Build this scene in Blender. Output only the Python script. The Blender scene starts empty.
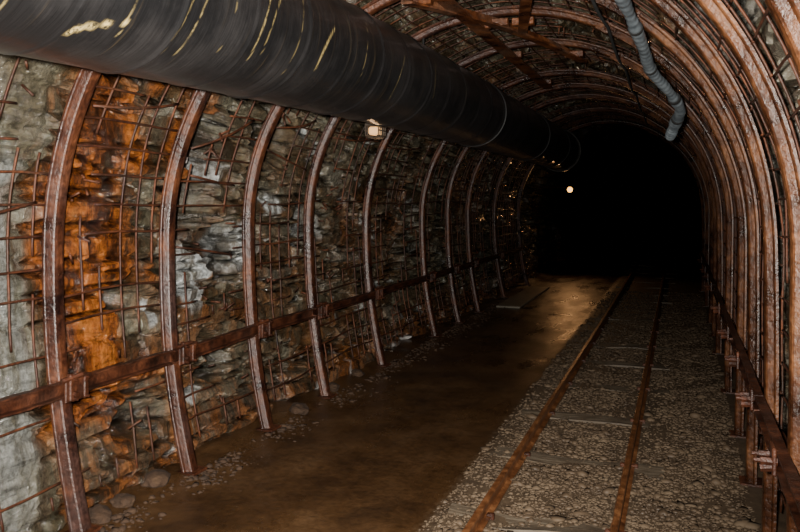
import bpy, bmesh, math, random
import numpy as np
from mathutils import Vector, noise, Matrix
random.seed(7); rng=np.random.default_rng(7)
scene=bpy.context.scene
COL=scene.collection

# ---------------------------------------------------------------- helpers
def mesh_obj(name, verts, faces, mat=None, parent=None, smooth=False, label=None, category=None, group=None, kind=None):
    me=bpy.data.meshes.new(name)
    me.from_pydata([tuple(v) for v in verts],[],[tuple(f) for f in faces])
    me.update()
    if smooth: me.polygons.foreach_set('use_smooth',[True]*len(me.polygons))
    if mat: me.materials.append(mat)
    ob=bpy.data.objects.new(name,me); COL.objects.link(ob)
    if parent: ob.parent=parent
    meta(ob,label,category,group,kind)
    return ob
def meta(ob,label=None,category=None,group=None,kind=None):
    if label: ob["label"]=label
    if category: ob["category"]=category
    if group: ob["group"]=group
    if kind: ob["kind"]=kind
def empty(name,loc,label,category,group=None):
    e=bpy.data.objects.new(name,None); e.empty_display_size=.1; e.location=loc; COL.objects.link(e)
    meta(e,label,category,group); return e
class Geo:
    def __init__(s): s.v=[]; s.f=[]
    def add(s,v,f):
        o=len(s.v); s.v+= [tuple(p) for p in v]; s.f+=[tuple(i+o for i in q) for q in f]
    def box(s,c,d,rot=None,bev=0.0):
        bm=bmesh.new(); bmesh.ops.create_cube(bm,size=1)
        for v in bm.verts: v.co=Vector((v.co.x*d[0],v.co.y*d[1],v.co.z*d[2]))
        if bev: bmesh.ops.bevel(bm,geom=bm.edges[:],offset=bev,segments=1,affect='EDGES')
        if rot is not None:
            for v in bm.verts: v.co=rot@v.co
        bm.verts.index_update()
        s.add([v.co+Vector(c) for v in bm.verts],[[v.index for v in f.verts] for f in bm.faces]); bm.free()
    def tube(s,pts,r,n=6,cap=True):
        pts=[Vector(p) for p in pts]; V=[];F=[]
        prev=None
        for i,p in enumerate(pts):
            t=(pts[min(i+1,len(pts)-1)]-pts[max(i-1,0)]).normalized()
            if prev is None:
                up=Vector((0,0,1)) if abs(t.z)<.9 else Vector((1,0,0))
                a=t.cross(up).normalized()
            else: a=(prev-t*prev.dot(t)).normalized()
            prev=a; b=t.cross(a)
            rr=r[i] if hasattr(r,'__len__') else r
            for k in range(n):
                an=2*math.pi*k/n
                V.append(p+a*math.cos(an)*rr+b*math.sin(an)*rr)
        for i in range(len(pts)-1):
            for k in range(n):
                F.append((i*n+k,i*n+(k+1)%n,(i+1)*n+(k+1)%n,(i+1)*n+k))
        if cap:
            F.append(tuple(range(n))[::-1]); F.append(tuple((len(pts)-1)*n+k for k in range(n)))
        s.add(V,F)
    def sweep(s,frames,prof,cap=True):
        n=len(prof);V=[];F=[]
        for (o,a,b) in frames:
            for (p,q) in prof: V.append(o+a*p+b*q)
        for i in range(len(frames)-1):
            for k in range(n):
                F.append((i*n+k,i*n+(k+1)%n,(i+1)*n+(k+1)%n,(i+1)*n+k))
        if cap:
            F.append(tuple(range(n))[::-1]); F.append(tuple((len(frames)-1)*n+k for k in range(n)))
        s.add(V,F)
    def obj(s,name,mat,**k):
        return mesh_obj(name,s.v,s.f,mat,**k)

# ---------------------------------------------------------------- materials
def newmat(name):
    m=bpy.data.materials.new(name); m.use_nodes=True
    nt=m.node_tree; b=nt.nodes['Principled BSDF']; return m,nt,b
def N(nt,t,**k):
    n=nt.nodes.new(t)
    for a,b in k.items():
        if a in n.inputs.keys(): n.inputs[a].default_value=b
        else: setattr(n,a,b)
    return n
def coords(nt,scale=(1,1,1),which='Object'):
    tc=N(nt,'ShaderNodeTexCoord'); mp=N(nt,'ShaderNodeMapping'); mp.inputs['Scale'].default_value=scale
    nt.links.new(tc.outputs[which],mp.inputs['Vector']); return mp.outputs[0]
def ntex(nt,vec,scale,detail=6,rough=.6):
    n=N(nt,'ShaderNodeTexNoise'); n.inputs['Scale'].default_value=scale; n.inputs['Detail'].default_value=detail; n.inputs['Roughness'].default_value=rough
    nt.links.new(vec,n.inputs['Vector']); return n.outputs['Fac']
def ramp(nt,fac,stops):
    r=N(nt,'ShaderNodeValToRGB'); e=r.color_ramp.elements
    while len(e)<len(stops): e.new(.5)
    for i,(p,c) in enumerate(stops):
        e[i].position=p; e[i].color=(*c,1) if len(c)==3 else c
    nt.links.new(fac,r.inputs[0]); return r.outputs[0]
def mix(nt,fac,a,b,mode='MIX'):
    m=N(nt,'ShaderNodeMix',data_type='RGBA',blend_type=mode)
    for val,idx in ((fac,0),(a,6),(b,7)):
        if isinstance(val,(int,float)): m.inputs[idx].default_value=val
        elif isinstance(val,tuple): m.inputs[idx].default_value=(*val,1)
        else: nt.links.new(val,m.inputs[idx])
    return m.outputs[2]
def bump(nt,b,h,strength=.5,dist=.02):
    n=N(nt,'ShaderNodeBump'); n.inputs['Strength'].default_value=strength; n.inputs['Distance'].default_value=dist
    nt.links.new(h,n.inputs['Height']); nt.links.new(n.outputs[0],b.inputs['Normal'])
def grey(v): return (v,v,v)

def rust_mat(name,dark=(.022,.011,.008),mid=(.11,.038,.018),hi=(.27,.115,.055),pale=(.2,.16,.145),world=False,paleamt=.6,rg=(.2,.5)):
    m,nt,b=newmat(name)
    v=coords(nt)
    if world:
        g=N(nt,'ShaderNodeNewGeometry'); v=g.outputs['Position']
    n1=ntex(nt,v,5.5,8,.66); n2=ntex(nt,v,45,5,.65); n3=ntex(nt,v,2.3,3)
    c=ramp(nt,n1,[(.34,dark),(.5,mid),(.7,hi)])
    c2=mix(nt,ramp(nt,n3,[(.5,grey(0)),(.68,grey(paleamt))]),c,pale)
    if world:
        sx=N(nt,'ShaderNodeSeparateXYZ'); nt.links.new(v,sx.inputs[0])
        mr=N(nt,'ShaderNodeMapRange'); mr.inputs['From Min'].default_value=-1.6; mr.inputs['From Max'].default_value=-.4
        nt.links.new(sx.outputs[0],mr.inputs[0])
        co=ramp(nt,n1,[(.36,(.022,.008,.004)),(.5,(.08,.027,.010)),(.62,(.165,.063,.023)),(.75,(.27,.125,.055))])
        c2=mix(nt,mr.outputs[0],c2,co)
    c3=mix(nt,ramp(nt,n2,[(.35,grey(.45)),(.68,grey(1.12))]),(0,0,0),c2)
    nt.links.new(c3,b.inputs['Base Color'])
    nt.links.new(ramp(nt,n1,[(.3,grey(rg[0])),(.7,grey(rg[1]))]),b.inputs['Roughness'])
    b.inputs['Metallic'].default_value=.1; b.inputs['Specular IOR Level'].default_value=.4
    bump(nt,b,n2,.7,.007); return m
M_rib=rust_mat('rusted_steel_rib',dark=(.014,.006,.005),mid=(.062,.020,.010),hi=(.17,.056,.022),pale=(.08,.048,.042),world=True,rg=(.18,.5))
M_ribr=rust_mat('rusted_steel_orange',mid=(.13,.04,.014),hi=(.34,.12,.04),pale=(.2,.12,.08))
M_mesh=rust_mat('rusted_wire',dark=(.014,.006,.004),mid=(.07,.021,.009),hi=(.2,.062,.022),pale=(.06,.033,.02),rg=(.4,.65))
M_beam=rust_mat('rusted_beam',dark=(.012,.006,.004),mid=(.055,.016,.007),hi=(.15,.046,.018),pale=(.06,.03,.02),rg=(.3,.6))

# rock
def rock_mat():
    m,nt,b=newmat('wet_rock'); v=coords(nt)
    at=lambda n: (lambda a:(setattr(a,'attribute_name',n),a)[1])(nt.nodes.new('ShaderNodeAttribute')).outputs['Fac']
    blk=at('block'); crk=at('crack_shade'); rst=at('rust'); wht=at('white'); shade=at('painted_shade')
    n1=ntex(nt,v,3.5,8,.7); n2=ntex(nt,v,24,8,.75); n3=ntex(nt,coords(nt,(1,1.3,.3)),6,8,.72); n4=ntex(nt,coords(nt,(1,1,6)),4,6,.7)
    base=ramp(nt,blk,[(0,(.022,.018,.011)),(.2,(.070,.056,.032)),(.4,(.115,.112,.078)),(.52,(.068,.042,.022)),(.68,(.165,.16,.118)),(.82,(.082,.057,.032)),(.93,(.115,.12,.10)),(1,(.31,.295,.235))])
    gr=ramp(nt,n1,[(.36,(.02,.016,.010)),(.5,(.074,.062,.038)),(.66,(.22,.205,.152))])
    c=mix(nt,.4,base,gr)
    orange=ramp(nt,n3,[(.38,(.020,.008,.004)),(.48,(.085,.025,.008)),(.56,(.28,.078,.014)),(.67,(.45,.155,.034)),(.78,(.40,.26,.13))])
    c=mix(nt,rst,c,orange)
    wm=mix(nt,1,wht,ramp(nt,n3,[(.42,grey(.1)),(.55,grey(1))]),'MULTIPLY')
    c=mix(nt,wm,c,(.68,.72,.72))
    dk=ramp(nt,n2,[(.34,grey(.4)),(.62,grey(1.15))]); c=mix(nt,1,c,dk,'MULTIPLY')
    ly=ramp(nt,n4,[(.38,grey(.35)),(.5,grey(1))]); c=mix(nt,.75,c,ly,'MULTIPLY')
    cr=ramp(nt,crk,[(0,grey(.02)),(.7,grey(1))]); c=mix(nt,1,c,cr,'MULTIPLY')  # dark cracks, plus the painted shade of hollows
    c=mix(nt,shade,c,(.016,.013,.011))  # far-end and cavity shade painted into the base colour
    nt.links.new(c,b.inputs['Base Color'])
    ro=ramp(nt,n1,[(.46,grey(.05)),(.64,grey(.24))]); ro=mix(nt,shade,ro,grey(.7))
    nt.links.new(ro,b.inputs['Roughness'])
    b.inputs['Specular IOR Level'].default_value=.75
    hm=N(nt,'ShaderNodeMath',operation='ADD'); nt.links.new(n2,hm.inputs[0]); nt.links.new(n4,hm.inputs[1])
    bump(nt,b,hm.outputs[0],.7,.020); return m
M_rock=rock_mat()

def floor_mat():
    m,nt,b=newmat('mine_floor'); v=coords(nt)
    g=N(nt,'ShaderNodeNewGeometry'); sx=N(nt,'ShaderNodeSeparateXYZ'); nt.links.new(g.outputs['Position'],sx.inputs[0])
    n1=ntex(nt,v,2.6,9,.7); n2=ntex(nt,v,26,8,.75); n3=ntex(nt,coords(nt,(1,.35,1)),3,6)
    mud=ramp(nt,n1,[(.33,(.032,.015,.006)),(.52,(.068,.033,.013)),(.7,(.10,.053,.024))])
    mud=mix(nt,1,mud,ramp(nt,n2,[(.35,grey(.6)),(.65,grey(1.15))]),'MULTIPLY')
    bal=ramp(nt,n2,[(.3,(.045,.028,.016)),(.6,(.09,.059,.034)),(.75,(.13,.092,.057))])
    ad=N(nt,'ShaderNodeMath',operation='MULTIPLY_ADD'); nt.links.new(n2,ad.inputs[0]); ad.inputs[1].default_value=.25; nt.links.new(sx.outputs[0],ad.inputs[2])
    mr=N(nt,'ShaderNodeMapRange'); mr.inputs['From Min'].default_value=-1.02; mr.inputs['From Max'].default_value=-.94
    nt.links.new(ad.outputs[0],mr.inputs[0])
    c=mix(nt,mr.outputs[0],mud,bal)
    nt.links.new(c,b.inputs['Base Color'])
    rr=ramp(nt,n3,[(.40,grey(.26)),(.6,grey(.42))]); rr=mix(nt,mr.outputs[0],rr,grey(.6))
    nt.links.new(rr,b.inputs['Roughness'])
    bump(nt,b,n2,.4,.010); return m
M_floor=floor_mat()
def simple_noise_mat(name,stops,scale=12,rough=(.5,.8),bs=.4,bd=.01,metal=0,vec=(1,1,1)):
    m,nt,b=newmat(name); v=coords(nt,vec); n=ntex(nt,v,scale,6,.65)
    nt.links.new(ramp(nt,n,stops),b.inputs['Base Color'])
    nt.links.new(ramp(nt,n,[(.3,grey(rough[0])),(.7,grey(rough[1]))]),b.inputs['Roughness'])
    b.inputs['Metallic'].default_value=metal
    bump(nt,b,n,bs,bd); return m
M_gravel=simple_noise_mat('gravel',[(.3,(.042,.026,.014)),(.5,(.080,.051,.028)),(.66,(.108,.073,.042)),(.8,(.17,.128,.085))],5,(.55,.9))
M_rubble=simple_noise_mat('rubble',[(.3,(.018,.009,.004)),(.55,(.045,.022,.010)),(.75,(.08,.045,.021))],9,(.8,.95),.7,.02)
M_wood=simple_noise_mat('sleeper_wood',[(.3,(.045,.03,.018)),(.5,(.09,.065,.042)),(.7,(.15,.118,.082))],7,(.5,.8),.6,.01,0,(1,7,7))
M_rail=simple_noise_mat('rail_steel',[(.3,(.055,.02,.009)),(.5,(.17,.064,.024)),(.72,(.36,.155,.06))],18,(.3,.5),.3,.004,.3)
M_hose=simple_noise_mat('grey_hose',[(.3,(.05,.06,.07)),(.6,(.14,.16,.175)),(.8,(.27,.29,.3))],16,(.35,.6),.4,.006)
M_slab=simple_noise_mat('pale_concrete',[(.3,(.13,.11,.08)),(.7,(.32,.28,.22))],8,(.3,.6))
M_black=simple_noise_mat('black_strap',[(.3,(.004,.004,.004)),(.7,(.01,.009,.008))],12,(.8,.95))
M_cage=simple_noise_mat('lamp_metal',[(.3,(.03,.02,.012)),(.7,(.07,.05,.035))],20,(.5,.7))
M_rim=simple_noise_mat('pale_pipe_rim',[(.3,(.03,.029,.028)),(.7,(.09,.085,.08))],14,(.3,.5))  # lighter grey paints the sheen outlining the pipe's far end

def pipe_mat():
    m,nt,b=newmat('black_polyethylene'); 
    at=nt.nodes.new('ShaderNodeAttribute'); at.attribute_name='mark'
    st=ntex(nt,coords(nt,(1.2,22,1.2)),1.6,5,.6); mk=ntex(nt,coords(nt),1.7,3); fine=ntex(nt,coords(nt),45,5,.7)
    s=ramp(nt,st,[(.60,grey(0)),(.72,grey(1))]); k=ramp(nt,mk,[(.44,grey(.05)),(.64,grey(.5))])
    sm=mix(nt,1,s,k,'MULTIPLY')
    c=mix(nt,sm,(.0048,.0046,.005),(.09,.062,.03))
    dust=ramp(nt,ntex(nt,coords(nt,(1,1.5,1)),2.2,7,.65),[(.45,grey(0)),(.68,grey(.8))]); c=mix(nt,dust,c,(.022,.020,.020))
    pr=ramp(nt,fine,[(.36,grey(0)),(.48,grey(1))]); mm=mix(nt,1,at.outputs['Color'],pr,'MULTIPLY')
    c=mix(nt,mm,c,(.46,.34,.13))
    nt.links.new(c,b.inputs['Base Color'])
    nt.links.new(ramp(nt,mk,[(.3,grey(.12)),(.7,grey(.24))]),b.inputs['Roughness'])
    b.inputs['Coat Weight'].default_value=1; b.inputs['Coat Roughness'].default_value=.45
    bump(nt,b,st,.3,.025); return m
M_pipe=pipe_mat()
def emis(name,col,st):
    m,nt,b=newmat(name); b.inputs['Base Color'].default_value=(*[q*.5 for q in col],1); b.inputs['Emission Color'].default_value=(*col,1); b.inputs['Emission Strength'].default_value=st; return m
M_bulb=emis('warm_bulb',(1,.55,.22),1.8); M_bulb2=emis('far_bulb',(1,.46,.10),12)

# ---------------------------------------------------------------- section profile
CX,CZ,R=-1.15,1.3,1.49
BL,BR=2.9,9.
def BEs(side): return BL if side<0 else BR
pts=[]
for z in np.linspace(-.1,CZ,60,endpoint=False): pts.append((CX-R*math.sqrt(1-((z-CZ)/BL)**2),z))
for a in np.linspace(math.pi,0,200): pts.append((CX+R*math.cos(a),CZ+R*math.sin(a)))
for z in np.linspace(CZ,-.1,60)[1:]: pts.append((CX+R*math.sqrt(1-((z-CZ)/BR)**2),z))
pts=np.array(pts); seg=np.linalg.norm(np.diff(pts,axis=0),axis=1); S=np.concatenate([[0],np.cumsum(seg)]); LT=S[-1]
def P(s): return np.interp(s,S,pts[:,0]),np.interp(s,S,pts[:,1])
def PN(s):
    x,z=P(s); x0,z0=P(max(s-.03,0)); x1,z1=P(min(s+.03,LT)); t=Vector((x1-x0,0,z1-z0)).normalized()
    return Vector((x,0,z)),Vector((-t.z,0,t.x)),t
YS=[1.15,1.97,2.8,3.63,4.48,5.36,6.54,8.15,9.13,10.1,11.7,13.6]
YEND=27.5

# ---------------------------------------------------------------- rock shell
def hsh(*p): 
    q=math.sin(p[0]*12.9898+p[1]*78.233+(p[2] if len(p)>2 else 0)*37.719)*43758.5453; return q-math.floor(q)
def brick(s,y,hs,ws,seed,warp):
    v=s*hs+y*.25*hs*.3+warp*.6
    row=math.floor(v); fv=v-row
    cut=.35+.4*hsh(row,seed,3.)
    sub=0
    if hsh(row,seed,8.)>.35:
        if fv<cut: ev=min(fv,cut-fv)/hs
        else: ev=min(fv-cut,1-fv)/hs; sub=1
    else: ev=min(fv,1-fv)/hs
    rid=row*2+sub
    w=ws*(.6+.9*hsh(rid,seed,1.))
    u=y*w+hsh(rid,seed,2.)*7+warp*.35
    col=math.floor(u); fu=u-col; eu=min(fu,1-fu)/w
    r=hsh(rid*1.7,col*3.1,seed); r2=hsh(col*2.3,rid*1.1,seed+4)
    tx=(hsh(rid,col,seed+1)-.5)*(fu-.5); tz=(hsh(rid,col,seed+2)-.5)*(fv-.5)
    return min(ev,eu),r,r2,tx+tz
def blob(y,z,cy,cz,ry,rz,p,soft=.5,na=.5):
    d=math.sqrt(((y-cy)/ry)**2+((z-cz)/rz)**2)+na*noise.fractal(p*3.0,1,2,4)
    return max(0,min(1,(1.1-d)/soft))
def rockdata(p,s,y,flat=0):
    wn=noise.fractal(Vector((p.x*.8,y*1.6,s*1.6)),1,2,5)
    e,r,r2,tl=brick(s,y,7.0,1.9,3.,wn)
    fine=noise.noise(p*9); big=noise.fractal(p*.9,1.0,2.0,4)
    ew=.009+.012*(.5+.5*noise.noise(p*5))
    k=max(0,1-max(0,e+.009*fine)/ew)
    off=.13+(.10*r+.12*tl+.06*k)*(1-.8*flat)+.07*big+.005*fine+.003*noise.noise(p*25)
    x=max(0,min(1,(y-14)/1.0)); off+=x*(.12+.25*noise.fractal(Vector((p.x,y,p.z))*.7,1,2,3))
    off=max(off,.105)
    return off,r2*(1-flat)+.45*flat,1-k*(1-.8*flat)
def shell(name,sa,sb,ns,label,left):
    ys=list(np.arange(-1.6,1.8,.12))+list(np.arange(1.8,7.2,.018))+list(np.arange(7.2,12,.03))+list(np.arange(12,16,.06))+list(np.arange(16,YEND+.01,.15))+[YEND]
    ss=np.linspace(sa,sb,ns); V=[];B=[];C=[];RU=[];W=[];SH=[]
    fr=[PN(s) for s in ss]
    for y in ys:
        for (o,n,t),s in zip(fr,ss):
            p=Vector((o.x,y,o.z)); fl=0
            if left: fl=max(0,min(1,(2.82-y+.15*noise.noise(p*3))/.15))
            off,bl,cr=rockdata(p,s,y,fl)
            z=o.z; ru=.08+.4*max(0,noise.fractal(p*.9+Vector((3,1,2)),1,2,4)); wh=0; sh=0
            if left:
                ru=max(ru, blob(y,z,3.2,1.05,.5,1.3,p,.6,.6)*.96, blob(y,z,3.85,1.8,.2,.4,p)*.85, .4*blob(y,z,3.95,.9,.5,1.0,p), .25*blob(y,z,4.9,.9,1.3,.9,p))
                ru=max(ru,.55*max(0,min(1,(.55-z)/.4))*(y>2.8))
                ru*=(1-.85*fl)
                wh=max(.9*blob(y,z,4.02,1.05,.2,.18,p,.25),.9*blob(y,z,5.0,1.45,.14,.08,p,.3),.7*blob(y,z,4.65,1.2,.22,.15,p,.4),.5*blob(y,z,5.7,1.3,.25,.15,p,.4))
                sp=noise.noise(p*6.5+Vector((1,7,3)))
                if sp>.5 and y>3.6: wh=max(wh,min(.6,(sp-.5)*6))  # small whitish glints painted into the white mask
                wh=max(wh,fl*.25*blob(y,z,2.5,1.0,.4,.9,p))
                cav=blob(y,z,4.12,1.55,.22,.32,p,.25); off+=.6*cav; cr*=1-.9*cav; sh=.8*cav  # carved cavity, its shade also painted into the colour
                cav2=blob(y,z,4.95,1.9,.3,.2,p,.3); off+=.35*cav2; cr*=1-.8*cav2  # second cavity, likewise painted darker for shade
            elif name=='wall_right': wh=.3*max(0,noise.noise(p*2)+.4)
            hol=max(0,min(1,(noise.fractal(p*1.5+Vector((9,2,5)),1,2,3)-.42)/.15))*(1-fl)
            off+=.15*hol; cr*=1-.75*hol  # hollows set deeper and given painted shade
            V.append((o.x+n.x*off,y,o.z+n.z*off)); B.append(bl); C.append(cr)
            RU.append(min(1,ru)); W.append(wh)
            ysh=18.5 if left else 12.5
            SH.append(max(sh,max(0,min(1,(y-ysh+.8*noise.noise(p*1.3))/4))*.9))  # rock painted darker with distance, for light fading down the tunnel
    F=[];n=ns
    for i in range(len(ys)-1):
        for k in range(n-1): F.append((i*n+k,i*n+k+1,(i+1)*n+k+1,(i+1)*n+k))
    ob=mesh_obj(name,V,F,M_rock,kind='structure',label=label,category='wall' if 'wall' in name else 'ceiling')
    for nm,dat in (('block',B),('crack_shade',C),('rust',RU),('white',W),('painted_shade',SH)):
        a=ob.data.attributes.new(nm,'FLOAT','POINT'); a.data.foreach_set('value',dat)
    return ob
sA,sB=2.55,LT-2.55
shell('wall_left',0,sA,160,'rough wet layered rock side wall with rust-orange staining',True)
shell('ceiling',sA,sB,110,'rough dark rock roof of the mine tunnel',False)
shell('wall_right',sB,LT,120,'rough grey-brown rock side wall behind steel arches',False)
g=Geo(); nx,nz=30,30; V=[];F=[]
for i in range(nx):
    for k in range(nz):
        x=-3.4+4.6*i/(nx-1); z=-.1+3.6*k/(nz-1); V.append((x,YEND-.05+.25*noise.noise(Vector((x*2,3,z*2))),z))
for i in range(nx-1):
    for k in range(nz-1): F.append((i*nz+k,(i+1)*nz+k,(i+1)*nz+k+1,i*nz+k+1))
M_fardark=simple_noise_mat('far_dark_rock',[(.3,(.006,.005,.004)),(.7,(.012,.010,.009))],5,(.8,.9),.7,.03)  # near-black colour stands in for the unlit tunnel end
mesh_obj('wall_back',V,F,M_fardark,kind='structure',label='dark rock face closing the tunnel',category='wall')

# ---------------------------------------------------------------- floor
xs=np.linspace(-3.2,1.05,120); ysf=list(np.arange(-1.6,2,.15))+list(np.arange(2,12,.035))+list(np.arange(12,YEND+.1,.2))
def ballast_z(x,y):
    t=min(1,max(0,(x+1.12)/.15)); return t*(.03+.012*noise.noise(Vector((x*5,y*5,0)))) 
def floor_z(x,y):
    z=.009*noise.fractal(Vector((x*2,y*2,0)),1,2,5)-.004
    z+=ballast_z(x,y)-.01*(x>-1)
    e=max(0,min(1,(-2.35-x)/.3)); z+=e*.05*(.6+.6*noise.noise(Vector((x*4,y*3,1))))
    return z
V=[(x,y,floor_z(x,y)) for y in ysf for x in xs]; n=len(xs)
F=[(i*n+k,i*n+k+1,(i+1)*n+k+1,(i+1)*n+k) for i in range(len(ysf)-1) for k in range(n-1)]
mesh_obj('floor',V,F,M_floor,kind='structure',smooth=True,label='brown muddy walkway beside gravel track bed',category='floor')

# ---------------------------------------------------------------- steel arches (rolled yielding-arch section)
IPROF=[(.008,-.032),(.002,-.027),(-.002,-.013),(-.002,.013),(.002,.027),(.008,.032),(.030,.041),(.034,.051),(.038,.054),(.048,.054),(.048,.036),(.042,.030),(.012,.015),(.012,-.015),(.042,-.030),(.048,-.036),(.048,-.054),(.038,-.054),(.034,-.051),(.030,-.041)]
sG=.12
def rib_geo(jit):
    g=Geo(); fr=[]
    for s in np.linspace(sG,LT-sG,120):
        o,nn,t=PN(s); w=.012*noise.noise(Vector((s*1.1,jit,0))); q=.022*noise.noise(Vector((s*.7,jit,5)))
        fr.append((o+nn*w+Vector((0,q,0)),nn,Vector((0,1,0))))
    g.sweep(fr,IPROF); return g
def bolt(g,c,n,r=.014,l=.03):
    c=Vector(c); g.tube([c-n*l*.4,c+n*l*.6],r,6); g.tube([c+n*l*.6,c+n*(l*.6+.02)],r*.55,6)
def plate_geo(s):
    g=Geo()
    for dd in (-.13,.13):
        fr=[]
        for ds in np.linspace(-.022,.022,3):
            o2,n2,t2=PN(s+dd+ds); fr.append((o2,n2,Vector((0,1,0))))
        g.sweep(fr,[(-.014,-.04),(-.014,.04),(.036,.06),(.036,.08),(.050,.08),(.050,.056),(.032,.047),(-.003,.034),(-.003,-.034),(.032,-.047),(.050,-.056),(.050,-.08),(.036,-.08),(.036,-.06)])
        o2,n2,t2=PN(s+dd)
        for sy in (-1,1): bolt(g,o2+n2*.035+Vector((0,sy*.071,0)),-n2,.013,.03)
    fr=[]
    for ds in np.linspace(-.2,.2,10):
        o2,n2,t2=PN(s+ds); fr.append((o2-n2*.008,n2,Vector((0,1,0))))
    g.sweep(fr,[(.0,-.03),(.0,.03),(.034,.046),(.034,-.046)])
    return g
def foot_geo(s):
    g=Geo(); o,nn,t=PN(s); c=o+nn*.03; g.box((c.x,0,.02),(.12,.13,.014),bev=.002)
    return g
def me_of(g,mat,nm,sm=False):
    ob=g.obj(nm,mat,smooth=sm); me=ob.data; bpy.data.objects.remove(ob); return me
rib_me=[me_of(rib_geo(j*3.7),M_rib,'rib') for j in range(4)]
pl_me=[me_of(plate_geo(s),M_rib,'joint_clamp') for s in (2.75,LT-2.9)]
ft_me=[me_of(foot_geo(s),M_beam,'foot_plate') for s in (sG,LT-sG)]
for i,y in enumerate(YS):
    root=empty('steel_arch',(CX,y,0),'rusted channel-section steel arch supporting the tunnel rock','steel arch','steel arch supports along the tunnel')
    def part(nm,me):
        o=bpy.data.objects.new(nm,me); o.parent=root; o.location=(-CX,0,0); COL.objects.link(o); return o
    part('rib',rib_me[i%4])
    for me in pl_me: part('joint_clamp',me)
    for me in ft_me: part('foot_plate',me)

# ---------------------------------------------------------------- wire mesh panels
def panel(i,sa,sb,y0,y1,nm,label,grp,seed,broken=.1,amp=.4,ntear=1,r=.005):
    rr=random.Random(seed); g=Geo(); off=.066
    tears=[(rr.uniform(y0,y1),rr.uniform(sa,sb),rr.uniform(.12,.26)) for _ in range(ntear)]
    def torn(s,y): return any(math.hypot(y-t[0]+.04*math.sin(s*17+y*13),(s-t[1])*.7)<t[2] for t in tears)
    ns=int((sb-sa)/.13); svals=[sa+(k+.5)*(sb-sa)/ns for k in range(ns)]
    def wob(s,y): return max(-.002,.04*amp*noise.noise(Vector((s*2.5,y*2.5,seed))))
    def lat(s,y): return .05*amp*noise.noise(Vector((s*1.3,y*1.5,seed+9.1)))
    def emit(P_):
        cur=[]
        for (q,ok) in P_:
            if ok: cur.append(q)
            else:
                if len(cur)>1: g.tube(cur,r,5)
                cur=[]
        if len(cur)>1: g.tube(cur,r,5)
    for s in svals:
        if rr.random()<broken*.4: continue
        a,b=y0,y1
        if rr.random()<broken: b=y0+(y1-y0)*rr.uniform(.35,.8)
        P_=[];ds=rr.uniform(-.012,.012)
        for y in np.linspace(a,b,15):
            edge=min(y-y0,y1-y); k=max(0,min(1,edge*5))
            o,nn,t=PN(s+ds+lat(s,y)*k)
            o=o+nn*(off+wob(s,y)*k); P_.append(((o.x,y,o.z),not torn(s,y)))
        emit(P_)
    ny=max(3,int(round((y1-y0)/.135)))
    for k in range(ny):
        y=y0+(k+.5)*(y1-y0)/ny+rr.uniform(-.014,.014)
        if rr.random()<broken*.3: continue
        P_=[]
        sa2=sa-.04; sb2=sb+.04
        if rr.random()<broken: sb2=sa+(sb-sa)*rr.uniform(.4,.9)
        elif rr.random()<broken: sa2=sa+(sb-sa)*rr.uniform(.1,.6)
        gaps=[(rr.uniform(sa,sb),rr.uniform(.05,.16)) for _ in range(2)] if broken>.15 else []
        for s in np.linspace(sa2,sb2,44):
            yy=y+.03*amp*noise.noise(Vector((s*2,y*9,seed+5.5))); o,nn,t=PN(s)
            o=o+nn*(off+.009+wob(s,yy)); P_.append(((o.x,min(max(yy,y0),y1),o.z),not torn(s,yy) and all(abs(s-q[0])>q[1] for q in gaps)))
        emit(P_)
    for t in tears:
        for _ in range(6):
            a=rr.uniform(0,6.28); s=t[1]+math.sin(a)*t[2]/.7; y=t[0]+math.cos(a)*t[2]
            if y0+.05<y<y1-.05 and sa<s<sb:
                o,nn,tt=PN(s); q=o+nn*off; q.y=y
                g.tube([q,q-nn*rr.uniform(.02,.06)+Vector((0,rr.uniform(-.05,.05),rr.uniform(-.05,.05)))],r,5)
    g.obj(nm,M_mesh,smooth=True,label=label,category='wire mesh',group=grp)
for i in range(len(YS)-1):
    y0,y1=YS[i]+.012,YS[i+1]-.012
    panel(i,.3,2.6,y0,y1,'wire_mesh_panel','bent rusted wire mesh on the wall between two arches','wall mesh panels',i*3+1,.24,.5,3,.0058)
    panel(i,2.7,LT-2.7,y0,y1,'wire_mesh_panel','rusted welded wire mesh under the roof between two arches','roof mesh panels',i*3+2,.1)
    panel(i,LT-2.6,LT-.3,y0,y1,'wire_mesh_panel','rusted welded wire mesh on the wall between two arches','wall mesh panels',i*3+3,.1,.4,0)
def loose(y,s,dy,ds,r=.007):
    P_=[]
    for t in np.linspace(0,1,9):
        o,nn,tt=PN(s+ds*t); o=o+nn*(.055-.05*math.sin(math.pi*t)); P_.append((o.x,y+dy*t+.02*math.sin(5*t+s),o.z))
    g=Geo(); g.tube(P_,r,6); g.obj('loose_bar',M_mesh,smooth=True,label='bent rusty bar hanging loose on the wall mesh',category='bar',group='loose bent bars')
for (y,s,dy,ds) in [(2.9,2.05,.6,.08),(3.75,1.9,.55,.22),(3.8,1.75,.5,-.05),(4.6,2.1,.5,.1),(4.55,1.95,.7,-.12),(5.5,2.1,.8,.05),(3.72,1.35,.6,-.08),(2.1,1.5,.6,.1),(6.7,2.1,.9,.06)]: loose(y,s,dy,ds)

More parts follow.
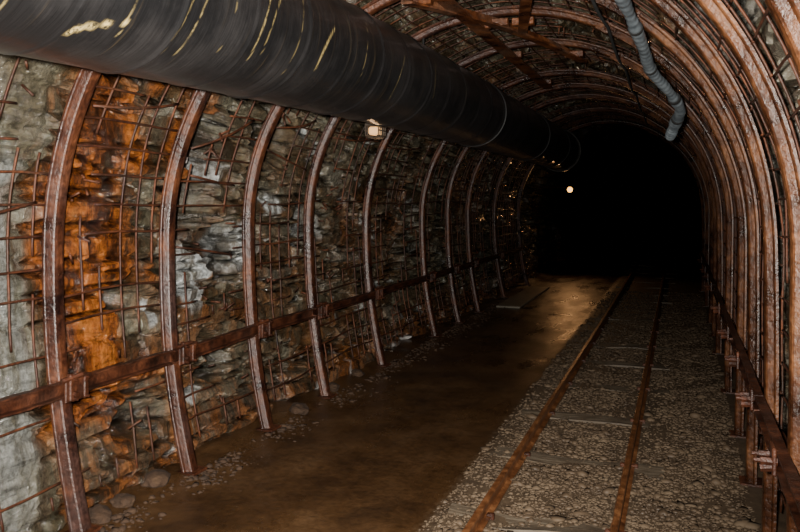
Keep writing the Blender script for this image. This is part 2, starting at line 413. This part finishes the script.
# ---------------------------------------------------------------- tie beams
def tie(i0,i1,side):
    z=.66; dx=R*math.sqrt(1-((z-CZ)/BEs(side))**2); x=CX+side*(dx-.028)
    y0=YS[i0]-.09; y1=YS[i1]-.1
    root=empty('tie_beam',(x,y0,z),'rusted steel channel tie beam bolted across the arch legs','tie beam','tie beams along the walls')
    g=Geo(); hh=.036 if i0<4 else .03; s=-side
    prof=[(-.018,-hh),(-.018,hh),(.018,hh),(.018,hh-.008),(-.01,hh-.01),(-.01,-hh+.01),(.018,-hh+.008),(.018,-hh)]
    fr=[]
    for y in np.linspace(y0,y1,60):
        f=1+.08*noise.noise(Vector((y*9,side,1)))+.10*noise.noise(Vector((y*25,side,1)))
        fr.append((Vector((.004*noise.noise(Vector((y,side,3))),y-y0,.012*noise.noise(Vector((y*1.2,side,0)))+.003*noise.noise(Vector((y*8,side,0))))),Vector((s,0,0)),Vector((0,0,f))))
    g.sweep(fr,prof); b=g.obj('channel',M_beam,parent=root)
    for j in range(i0,i1):
        g=Geo(); yy=YS[j]-y0
        if side<0:
            g.box((s*.024,yy,0),(.014,.13,.115),bev=.004)
            g.box((s*.038,yy+.04,.0),(.03,.03,.1),bev=.005); g.box((s*.036,yy-.045,.01),(.026,.025,.12),bev=.005)
            g.tube([(s*.03,yy-.09,.045),(s*.055,yy,.06),(s*.03,yy+.09,.04)],.012,6)
            for dz in (-.042,.042):
                for dy in (-.035,.035): bolt(g,(s*.03,yy+dy,dz),Vector((s,0,0)),.012,.032)
        else:
            g.box((s*.024,yy,0),(.014,.10,.09),bev=.004)
            for dy in (-.035,.035): bolt(g,(s*.034,yy+dy,0),Vector((s,0,0)),.014,.05)
        g.tube([(s*.03,yy-.03,-.02),(s*.065,yy-.03,-.025)],.014,6)
        g.obj('clamp_bracket',M_beam,parent=root)
for side in (-1,1):
    k=1
    while k+2<len(YS):
        tie(k,k+2,side); k+=2
def roofbeam(x,ya,yb,dx=0,w=.04):
    g=Geo(); fr=[]
    for t in np.linspace(0,1,16):
        y=ya+(yb-ya)*t; xx=x+dx*t; z=CZ+math.sqrt(R*R-(xx-CX)**2)-.04
        fr.append((Vector((xx,y,z+.006*noise.noise(Vector((y*2,x,0))))),Vector((1,0,0)),Vector((0,0,1))))
    g.sweep(fr,[(-w,-.045),(-w,.028),(-w+.012,.028),(-w+.012,-.03),(w,-.03),(w,-.045)])
    for y in YS:
        if ya<y<yb:
            xx=x+dx*(y-ya)/(yb-ya); z=CZ+math.sqrt(R*R-(xx-CX)**2)-.04; g.box((xx,y,z-.012),(.15,.06,.05),bev=.004)
    g.obj('roof_brace',M_ribr,label='rusted angle-iron brace bolted under the roof arches',category='brace',group='roof braces')
roofbeam(-1.33,1.9,8.4,0,.05); roofbeam(-1.52,4.35,6.7,.75,.035); roofbeam(-.62,3.5,5.6,-.45,.035)

# ---------------------------------------------------------------- ventilation pipe
PX,PZ,PR=-1.765,2.2,.300
def pdz(y):
    if y<1.2: return 0
    if y<7: return .09*(1-((7-y)/5.8)**2)
    return .09-.02*((y-7)/5)**2
root=empty('ventilation_pipe',(PX,0,PZ),'large glossy black plastic pipe with scratches and yellow marks','pipe')
def marks(y,a):
    m=0
    for (cy,ca,la,w,sl,st) in MK:
        u=(a-ca)/la
        if abs(u)>1: continue
        d=abs(y-cy-sl*u*.1-.05*u*u)/(w*(1-.6*abs(u))); m=max(m,st*min(1,1.5*(1-d)))
    return max(0,m)
MK=[]
for (y,x,z,la,w,sl,st) in [(1.77,-1.56,1.96,.16,.03,.9,1.0),(3.13,-1.47,2.12,.38,.013,.5,.7),(2.6,-1.46,2.15,.6,.007,.5,.5),(2.66,-1.46,2.15,.5,.004,.5,.4),(2.15,-1.46,2.15,.8,.006,.7,.45),(2.22,-1.46,2.15,.8,.004,.7,.35),(4.1,-1.47,2.1,.5,.007,.3,.3),(4.75,-1.46,2.2,.4,.008,.2,.3),(3.6,-1.46,2.2,.6,.004,.4,.35),(1.5,-1.5,2.1,.8,.007,.7,.35),(2.9,-1.46,2.2,.9,.003,.5,.3),(1.9,-1.46,2.2,.9,.004,.5,.4),(2.4,-1.46,2.2,.9,.003,.5,.3)]:
    MK.append((y,math.atan2(z-PZ,x-PX),la,w,sl,st))
V=[];A=[];F=[]; nA=96; ysn=list(np.arange(-1.2,1.2,.1))+list(np.arange(1.2,7.0,.0075))+list(np.arange(7.0,12.35,.02))
RG=[1.3+.42*k for k in range(26)]
def ridge(y):
    m=0
    for j,c in enumerate(RG):
        if abs(y-c)<.08: m+=(.004 if j%2 else .0065)*math.exp(-((y-c)/.012)**2)
    if y>12.0: m+=.012*min(1,(y-12.0)/.03)
    return m
for y in ysn:
    dz=pdz(y)
    for k in range(nA):
        a=-math.pi+2*math.pi*k/nA; rr=PR+.002*noise.noise(Vector((math.cos(a)*2,y*1.5,math.sin(a)*2)))+ridge(y+.02*math.sin(a+y)*(y<11))
        V.append((rr*math.cos(a),y,dz+rr*math.sin(a))); A.append(marks(y,a))
n=nA
for i in range(len(ysn)-1):
    for k in range(n): F.append((i*n+k,(i+1)*n+k,(i+1)*n+(k+1)%n,i*n+(k+1)%n))
nout=len(F)
o=len(V); yin=list(np.linspace(ysn[0],ysn[-1],50))
for y in yin:
    for k in range(nA):
        a=-math.pi+2*math.pi*k/nA; V.append(((PR-.03)*math.cos(a),y,pdz(y)+(PR-.03)*math.sin(a))); A.append(0)
L=(len(ysn)-1)*n; oL=o+(len(yin)-1)*n
for j in range(len(yin)-1):
    for k in range(n):
        k2=(k+1)%n; q=o+j*n; F.append((q+k,q+k2,q+n+k2,q+n+k))
for k in range(n):
    k2=(k+1)%n
    F.append((k,k2,o+k2,o+k)); F.append((L+k,oL+k,oL+k2,L+k2))
pb=mesh_obj('pipe_body',V,F,M_pipe,parent=root,smooth=True)
pb.data.materials.append(M_black)
pb.data.polygons.foreach_set('material_index',[0]*nout+[1]*(len(F)-nout))
at=pb.data.color_attributes.new('mark','FLOAT_COLOR','POINT')
at.data.foreach_set('color',np.repeat(np.array(A)[:,None],4,axis=1).ravel())
for y in (6.9,9.4,11.2,12.3):
    g=Geo()
    prof=[(PR+.001,-.03),(PR+.009,-.026),(PR+.009,.026),(PR+.001,.03)]
    if y==12.3: prof=[(PR+.012,-.06),(PR+.03,-.045),(PR+.03,.02),(PR+.012,.03)]
    fr=[(Vector((0,y,pdz(y))),Vector((math.cos(a),0,math.sin(a))),Vector((0,1,0))) for a in np.linspace(0,2*math.pi,65)]
    g.sweep(fr,prof,cap=False)
    g.obj('joint_band',M_rim if y==12.3 else M_pipe,parent=root)
for i in (1,3,5,7,9):
    y=YS[i]; zt=PZ+pdz(y)+PR; xh=PX+.02; zr=CZ+math.sqrt(R*R-(xh-CX)**2)
    g=Geo(); g.tube([(xh,y,zt-.004),(xh,y,zr+.01)],.008,6); g.box((xh,y,zt+.004),(.06,.05,.012),bev=.003)
    g.obj('pipe_hanger',M_black,label='short dark steel hanger rod holding the black pipe',category='hanger',group='pipe hangers')

# ---------------------------------------------------------------- grey hose
hp=[(-.40,2.6,2.52),(-.29,3.3,2.47),(-.24,3.9,2.42),(-.19,4.4,2.33),(-.16,4.8,2.26),(-.06,5.15,2.17),(0.0,5.42,2.09),(-.03,5.7,2.03),(-.07,5.85,1.94)]
dense=[]
def crm(p0,p1,p2,p3,t):
    return .5*((2*p1)+(-p0+p2)*t+(2*p0-5*p1+4*p2-p3)*t*t+(-p0+3*p1-3*p2+p3)*t**3)
H=[Vector(p) for p in hp]; H=[H[0]*2-H[1]]+H+[H[-1]*2-H[-2]]
for i in range(1,len(H)-2):
    for t in np.linspace(0,1,30,endpoint=False): dense.append(crm(H[i-1],H[i],H[i+1],H[i+2],t))
dense.append(H[-2])
nd=len(dense)
rad=[.031+.002*math.sin(k*1.57) + .014*noise.noise(Vector((k*.07,0,0)))+.012*max(0,(k-nd*.7)/(nd*.3))-.02*max(0,(k-nd+14)/14) for k in range(nd)]
g=Geo(); g.tube(dense,rad,14)
root=empty('ribbed_hose',(0,0,0),'grey ribbed hose sagging below the roof arches','hose')
g.obj('hose_body',M_hose,smooth=True,parent=root)
for k in (30,75,118,160,200):
    g=Geo(); p=dense[k]; q=dense[k+2]; t=(q-p).normalized(); g.tube([p-t*.012,p+t*.012],rad[k]+.006,12)
    g.obj('hose_clip',M_black,parent=root)
g=Geo(); cp=[]
for y in np.linspace(1.2,11.2,70):
    x=-.42; ph=(y%1.66)/1.66; z=CZ+math.sqrt(R*R-(x-CX)**2)-.03-.05*math.sin(math.pi*ph); cp.append((x,y,z))
g.tube(cp,.009,6); g.obj('electric_cable',M_black,smooth=True,label='thin dark electric cable slung under the roof arches',category='cable')

# ---------------------------------------------------------------- track
def rail(x):
    g=Geo(); pr=[(-.030,0),(-.030,.008),(-.006,.015),(-.005,.05),(-.015,.055),(-.015,.070),(-.012,.074),(.012,.074),(.015,.070),(.015,.055),(.005,.05),(.006,.015),(.030,.008),(.030,0)]
    fr=[(Vector((x-.0006*max(0,y-7)**2*.6,y,.018)),Vector((1,0,0)),Vector((0,0,1))) for y in np.linspace(1.2,26.5,70)]
    g.sweep(fr,pr); g.obj('rail',M_rail,label='narrow-gauge rusty steel rail on gravel',category='rail',group='track rails')
rail(-.86); rail(-.265)
SY=[1.7+.93*k for k in range(22)]
for k,y in enumerate(SY):
    root=empty('railway_sleeper',(-.555,y,0),'worn grey timber sleeper half buried in gravel','sleeper','track sleepers')
    bm=bmesh.new(); bmesh.ops.create_cube(bm,size=1)
    bmesh.ops.scale(bm,vec=(.95,.16,.09),verts=bm.verts); bmesh.ops.subdivide_edges(bm,edges=bm.edges[:],cuts=5,use_grid_fill=True)
    for v in bm.verts:
        v.co+=noise.noise_vector(Vector((v.co.x*3,v.co.y*9+k*7,v.co.z*9)))*.026; v.co.z-=.026
    me=bpy.data.meshes.new('timber'); bm.to_mesh(me); bm.free(); me.materials.append(M_wood)
    o=bpy.data.objects.new('timber',me); o.parent=root; o.rotation_euler=(0,0,random.uniform(-.05,.05)); COL.objects.link(o)
    xo=-.0006*max(0,y-7)**2*.6
    if y<11:
        for xr in (-.305,.29):
            for s in (-1,1):
                g=Geo(); g.box((xr+s*.038+xo,0,.028),(.02,.022,.03),bev=.003); g.box((xr+s*.030+xo,0,.035),(.035,.03,.012),bev=.003); g.obj('rail_spike',M_beam,parent=root)

# ---------------------------------------------------------------- stones
def stones(name,n,sampler,size,mat,label,cat,kind='stuff',sig=.36,flat=(.35,.6),mx=.05):
    bm=bmesh.new(); bmesh.ops.create_icosphere(bm,subdivisions=1,radius=1)
    bv=np.array([v.co[:] for v in bm.verts]); bf=np.array([[v.index for v in f.verts] for f in bm.faces]); bm.free()
    VV=[];FF=[]
    c=0
    while c<n:
        x,y=sampler(); s=min(size*math.exp(random.gauss(0,sig)),mx)
        v=bv*(1+.35*rng.standard_normal((12,1))*.7); v=v*np.array([1,random.uniform(.6,1),random.uniform(*flat)])*s
        q=Matrix.Rotation(random.uniform(0,6.28),3,'Z')@Matrix.Rotation(random.uniform(-.4,.4),3,'X'); v=v@np.array(q).T
        z=floor_z(x,y)+s*.0; v=v+np.array([x,y,z]); VV.append(v); FF.append(bf+12*c); c+=1
    VV=np.concatenate(VV); FF=np.concatenate(FF)
    me=bpy.data.meshes.new(name); me.vertices.add(len(VV)); me.vertices.foreach_set('co',VV.ravel())
    me.loops.add(FF.size); me.loops.foreach_set('vertex_index',FF.ravel().astype(np.int32)); me.polygons.add(len(FF))
    me.polygons.foreach_set('loop_start',np.arange(0,FF.size,3,dtype=np.int32)); me.update(calc_edges=True); me.validate()
    me.materials.append(mat); ob=bpy.data.objects.new(name,me); COL.objects.link(ob); meta(ob,label,cat,None,kind); return ob
def samp():
    while True:
        y=2.2+11*random.random()**1.8; x=random.uniform(-1.12,.33)
        if x<-1.0 and random.random()<.5: continue
        if noise.noise(Vector((x*2.2,y*2.2,4)))<-.25 and random.random()<.6: continue
        near=min(abs(y-s) for s in SY)
        if near<.07 and -1.0<x<-.1 and random.random()<.6+.9*noise.noise(Vector((x*4,y*4,0))): continue
        if abs(x+.86)<.033 or abs(x+.265)<.033: continue
        return x,y
stones('track_gravel',54000,samp,.0072,M_gravel,'loose grey-brown crushed stone around the rails','gravel',sig=.55)
def samp2():
    while True:
        y=random.uniform(2.2,11.5); x=-2.5+abs(random.gauss(0,.10))
        if random.random()<.5+1.2*noise.noise(Vector((y*2.3,x*3,3))): return x,y
stones('rubble',2000,samp2,.008,M_rubble,'dark broken rock fragments along the wall foot','rubble',sig=.7,flat=(.3,.7),mx=.03)
for k in range(8):
    y=random.uniform(2.6,9); x=-2.58+abs(random.gauss(0,.03)); s=random.uniform(.05,.08)
    if min(abs(y-q) for q in YS)<.14: continue
    bm=bmesh.new(); bmesh.ops.create_icosphere(bm,subdivisions=3,radius=1)
    for v in bm.verts:
        d,p=noise.voronoi(v.co*1.1+Vector((k*5.,0,0))); v.co*=.75+.35*hsh(*p[0])*.5+.15*noise.noise(v.co*2+Vector((k,0,0)))
        v.co=Vector((v.co.x*1.1,v.co.y*1.3,v.co.z*.7))*s
    me=bpy.data.meshes.new('fallen_rock'); bm.to_mesh(me); bm.free(); me.materials.append(M_rubble)
    o=bpy.data.objects.new('fallen_rock',me); o.location=(x,y,floor_z(x,y)+s*.2); o.rotation_euler=(0,0,random.uniform(0,6)); COL.objects.link(o)
    meta(o,'dark brown broken rock lying at the foot of the wall','rock','fallen rocks at the wall foot')
g=Geo(); g.box((-2.25,12.0,.012),(.34,2.6,.03),bev=.008); g.obj('concrete_slab',M_slab,label='flat pale wet concrete slab beside the walkway',category='slab')

# ---------------------------------------------------------------- lamps
root=empty('cage_lamp',(-2.2,5.57,2.02),'lit bulkhead lamp with wire cage fixed under the pipe','lamp')
g=Geo(); g.box((0,0,.055),(.12,.16,.03),bev=.008); g.tube([(-.02,0,.07),(-.02,0,.26)],.01,6); g.obj('lamp_base',M_cage,parent=root)
g=Geo(); g.box((0,0,.008),(.075,.12,.06),bev=.012); g.obj('glass_cover',M_bulb,parent=root)
g=Geo()
for y in (-.072,-.036,0,.036,.072): g.tube([(-.055,y,.045),(-.052,y,-.025),(-.03,y,-.045),(.03,y,-.045),(.052,y,-.025),(.055,y,.045)],.005,5)
for a in ((-.055,.01),(-.05,-.03),(0,-.048),(.05,-.03),(.055,.01)): g.tube([(a[0],-.08,a[1]),(a[0],.08,a[1])],.005,5)
g.obj('wire_cage',M_cage,parent=root)
root=empty('tunnel_lamp',(-2.2,16.8,1.72),'small warm tunnel lamp on a wall bracket','lamp')
g=Geo(); g.tube([(-.75,0,.05),(-.06,0,.05),(-.03,0,.03)],.02,8); g.obj('lamp_base',M_beam,parent=root)
bm=bmesh.new(); bmesh.ops.create_uvsphere(bm,u_segments=16,v_segments=10,radius=.06); me=bpy.data.meshes.new('bulb'); bm.to_mesh(me); bm.free(); me.materials.append(M_bulb2)
o=bpy.data.objects.new('bulb',me); o.parent=root; COL.objects.link(o)

def plight(nm,loc,e,col,r):
    l=bpy.data.lights.new(nm,'POINT'); l.energy=e; l.color=col; l.shadow_soft_size=r
    o=bpy.data.objects.new(nm,l); o.location=loc; COL.objects.link(o); return o
plight('lamp_glow',(-2.2,5.57,1.89),.8,(1,.6,.3),.03)
# the lit lamp throws its light down onto the wet path
l=bpy.data.lights.new('tunnel_lamp_glow','SPOT'); l.energy=90; l.color=(1,.5,.2); l.spot_size=math.radians(95); l.spot_blend=1; l.shadow_soft_size=.06
o=bpy.data.objects.new('tunnel_lamp_glow',l); o.location=(-2.12,16.62,1.66); COL.objects.link(o)
o.rotation_euler=(Vector((-1.5,13.4,0))-Vector(o.location)).to_track_quat('-Z','Y').to_euler()
l=bpy.data.lights.new('flash','SPOT'); l.energy=4300; l.color=(1,.96,.88); l.shadow_soft_size=.03; l.spot_size=math.radians(88); l.spot_blend=1
fo=bpy.data.objects.new('flash',l); fo.location=(-.08,-.02,1.55); COL.objects.link(fo)
fo.rotation_euler=(Vector((-2.05,4.6,1.35))-Vector(fo.location)).to_track_quat('-Z','Y').to_euler()

# world: near-black, with an absorbing volume added to darken the far tunnel
w=bpy.data.worlds.new('w'); scene.world=w; w.use_nodes=True
nt=w.node_tree
nt.nodes['Background'].inputs[0].default_value=(.5,.35,.25,1); nt.nodes['Background'].inputs[1].default_value=.003
va=nt.nodes.new('ShaderNodeVolumeAbsorption'); va.inputs['Color'].default_value=(0,0,0,1); va.inputs['Density'].default_value=.065
nt.links.new(va.outputs[0],nt.nodes['World Output'].inputs['Volume'])

cam=bpy.data.cameras.new('camera'); co=bpy.data.objects.new('camera',cam); COL.objects.link(co)
cam.sensor_width=36; cam.lens=780/800*36; cam.clip_start=.02
cam.shift_y=-66/800
co.location=(0,0,1.5)
a=math.atan(280/780)
co.rotation_euler=(math.pi/2,0,a)
scene.camera=co
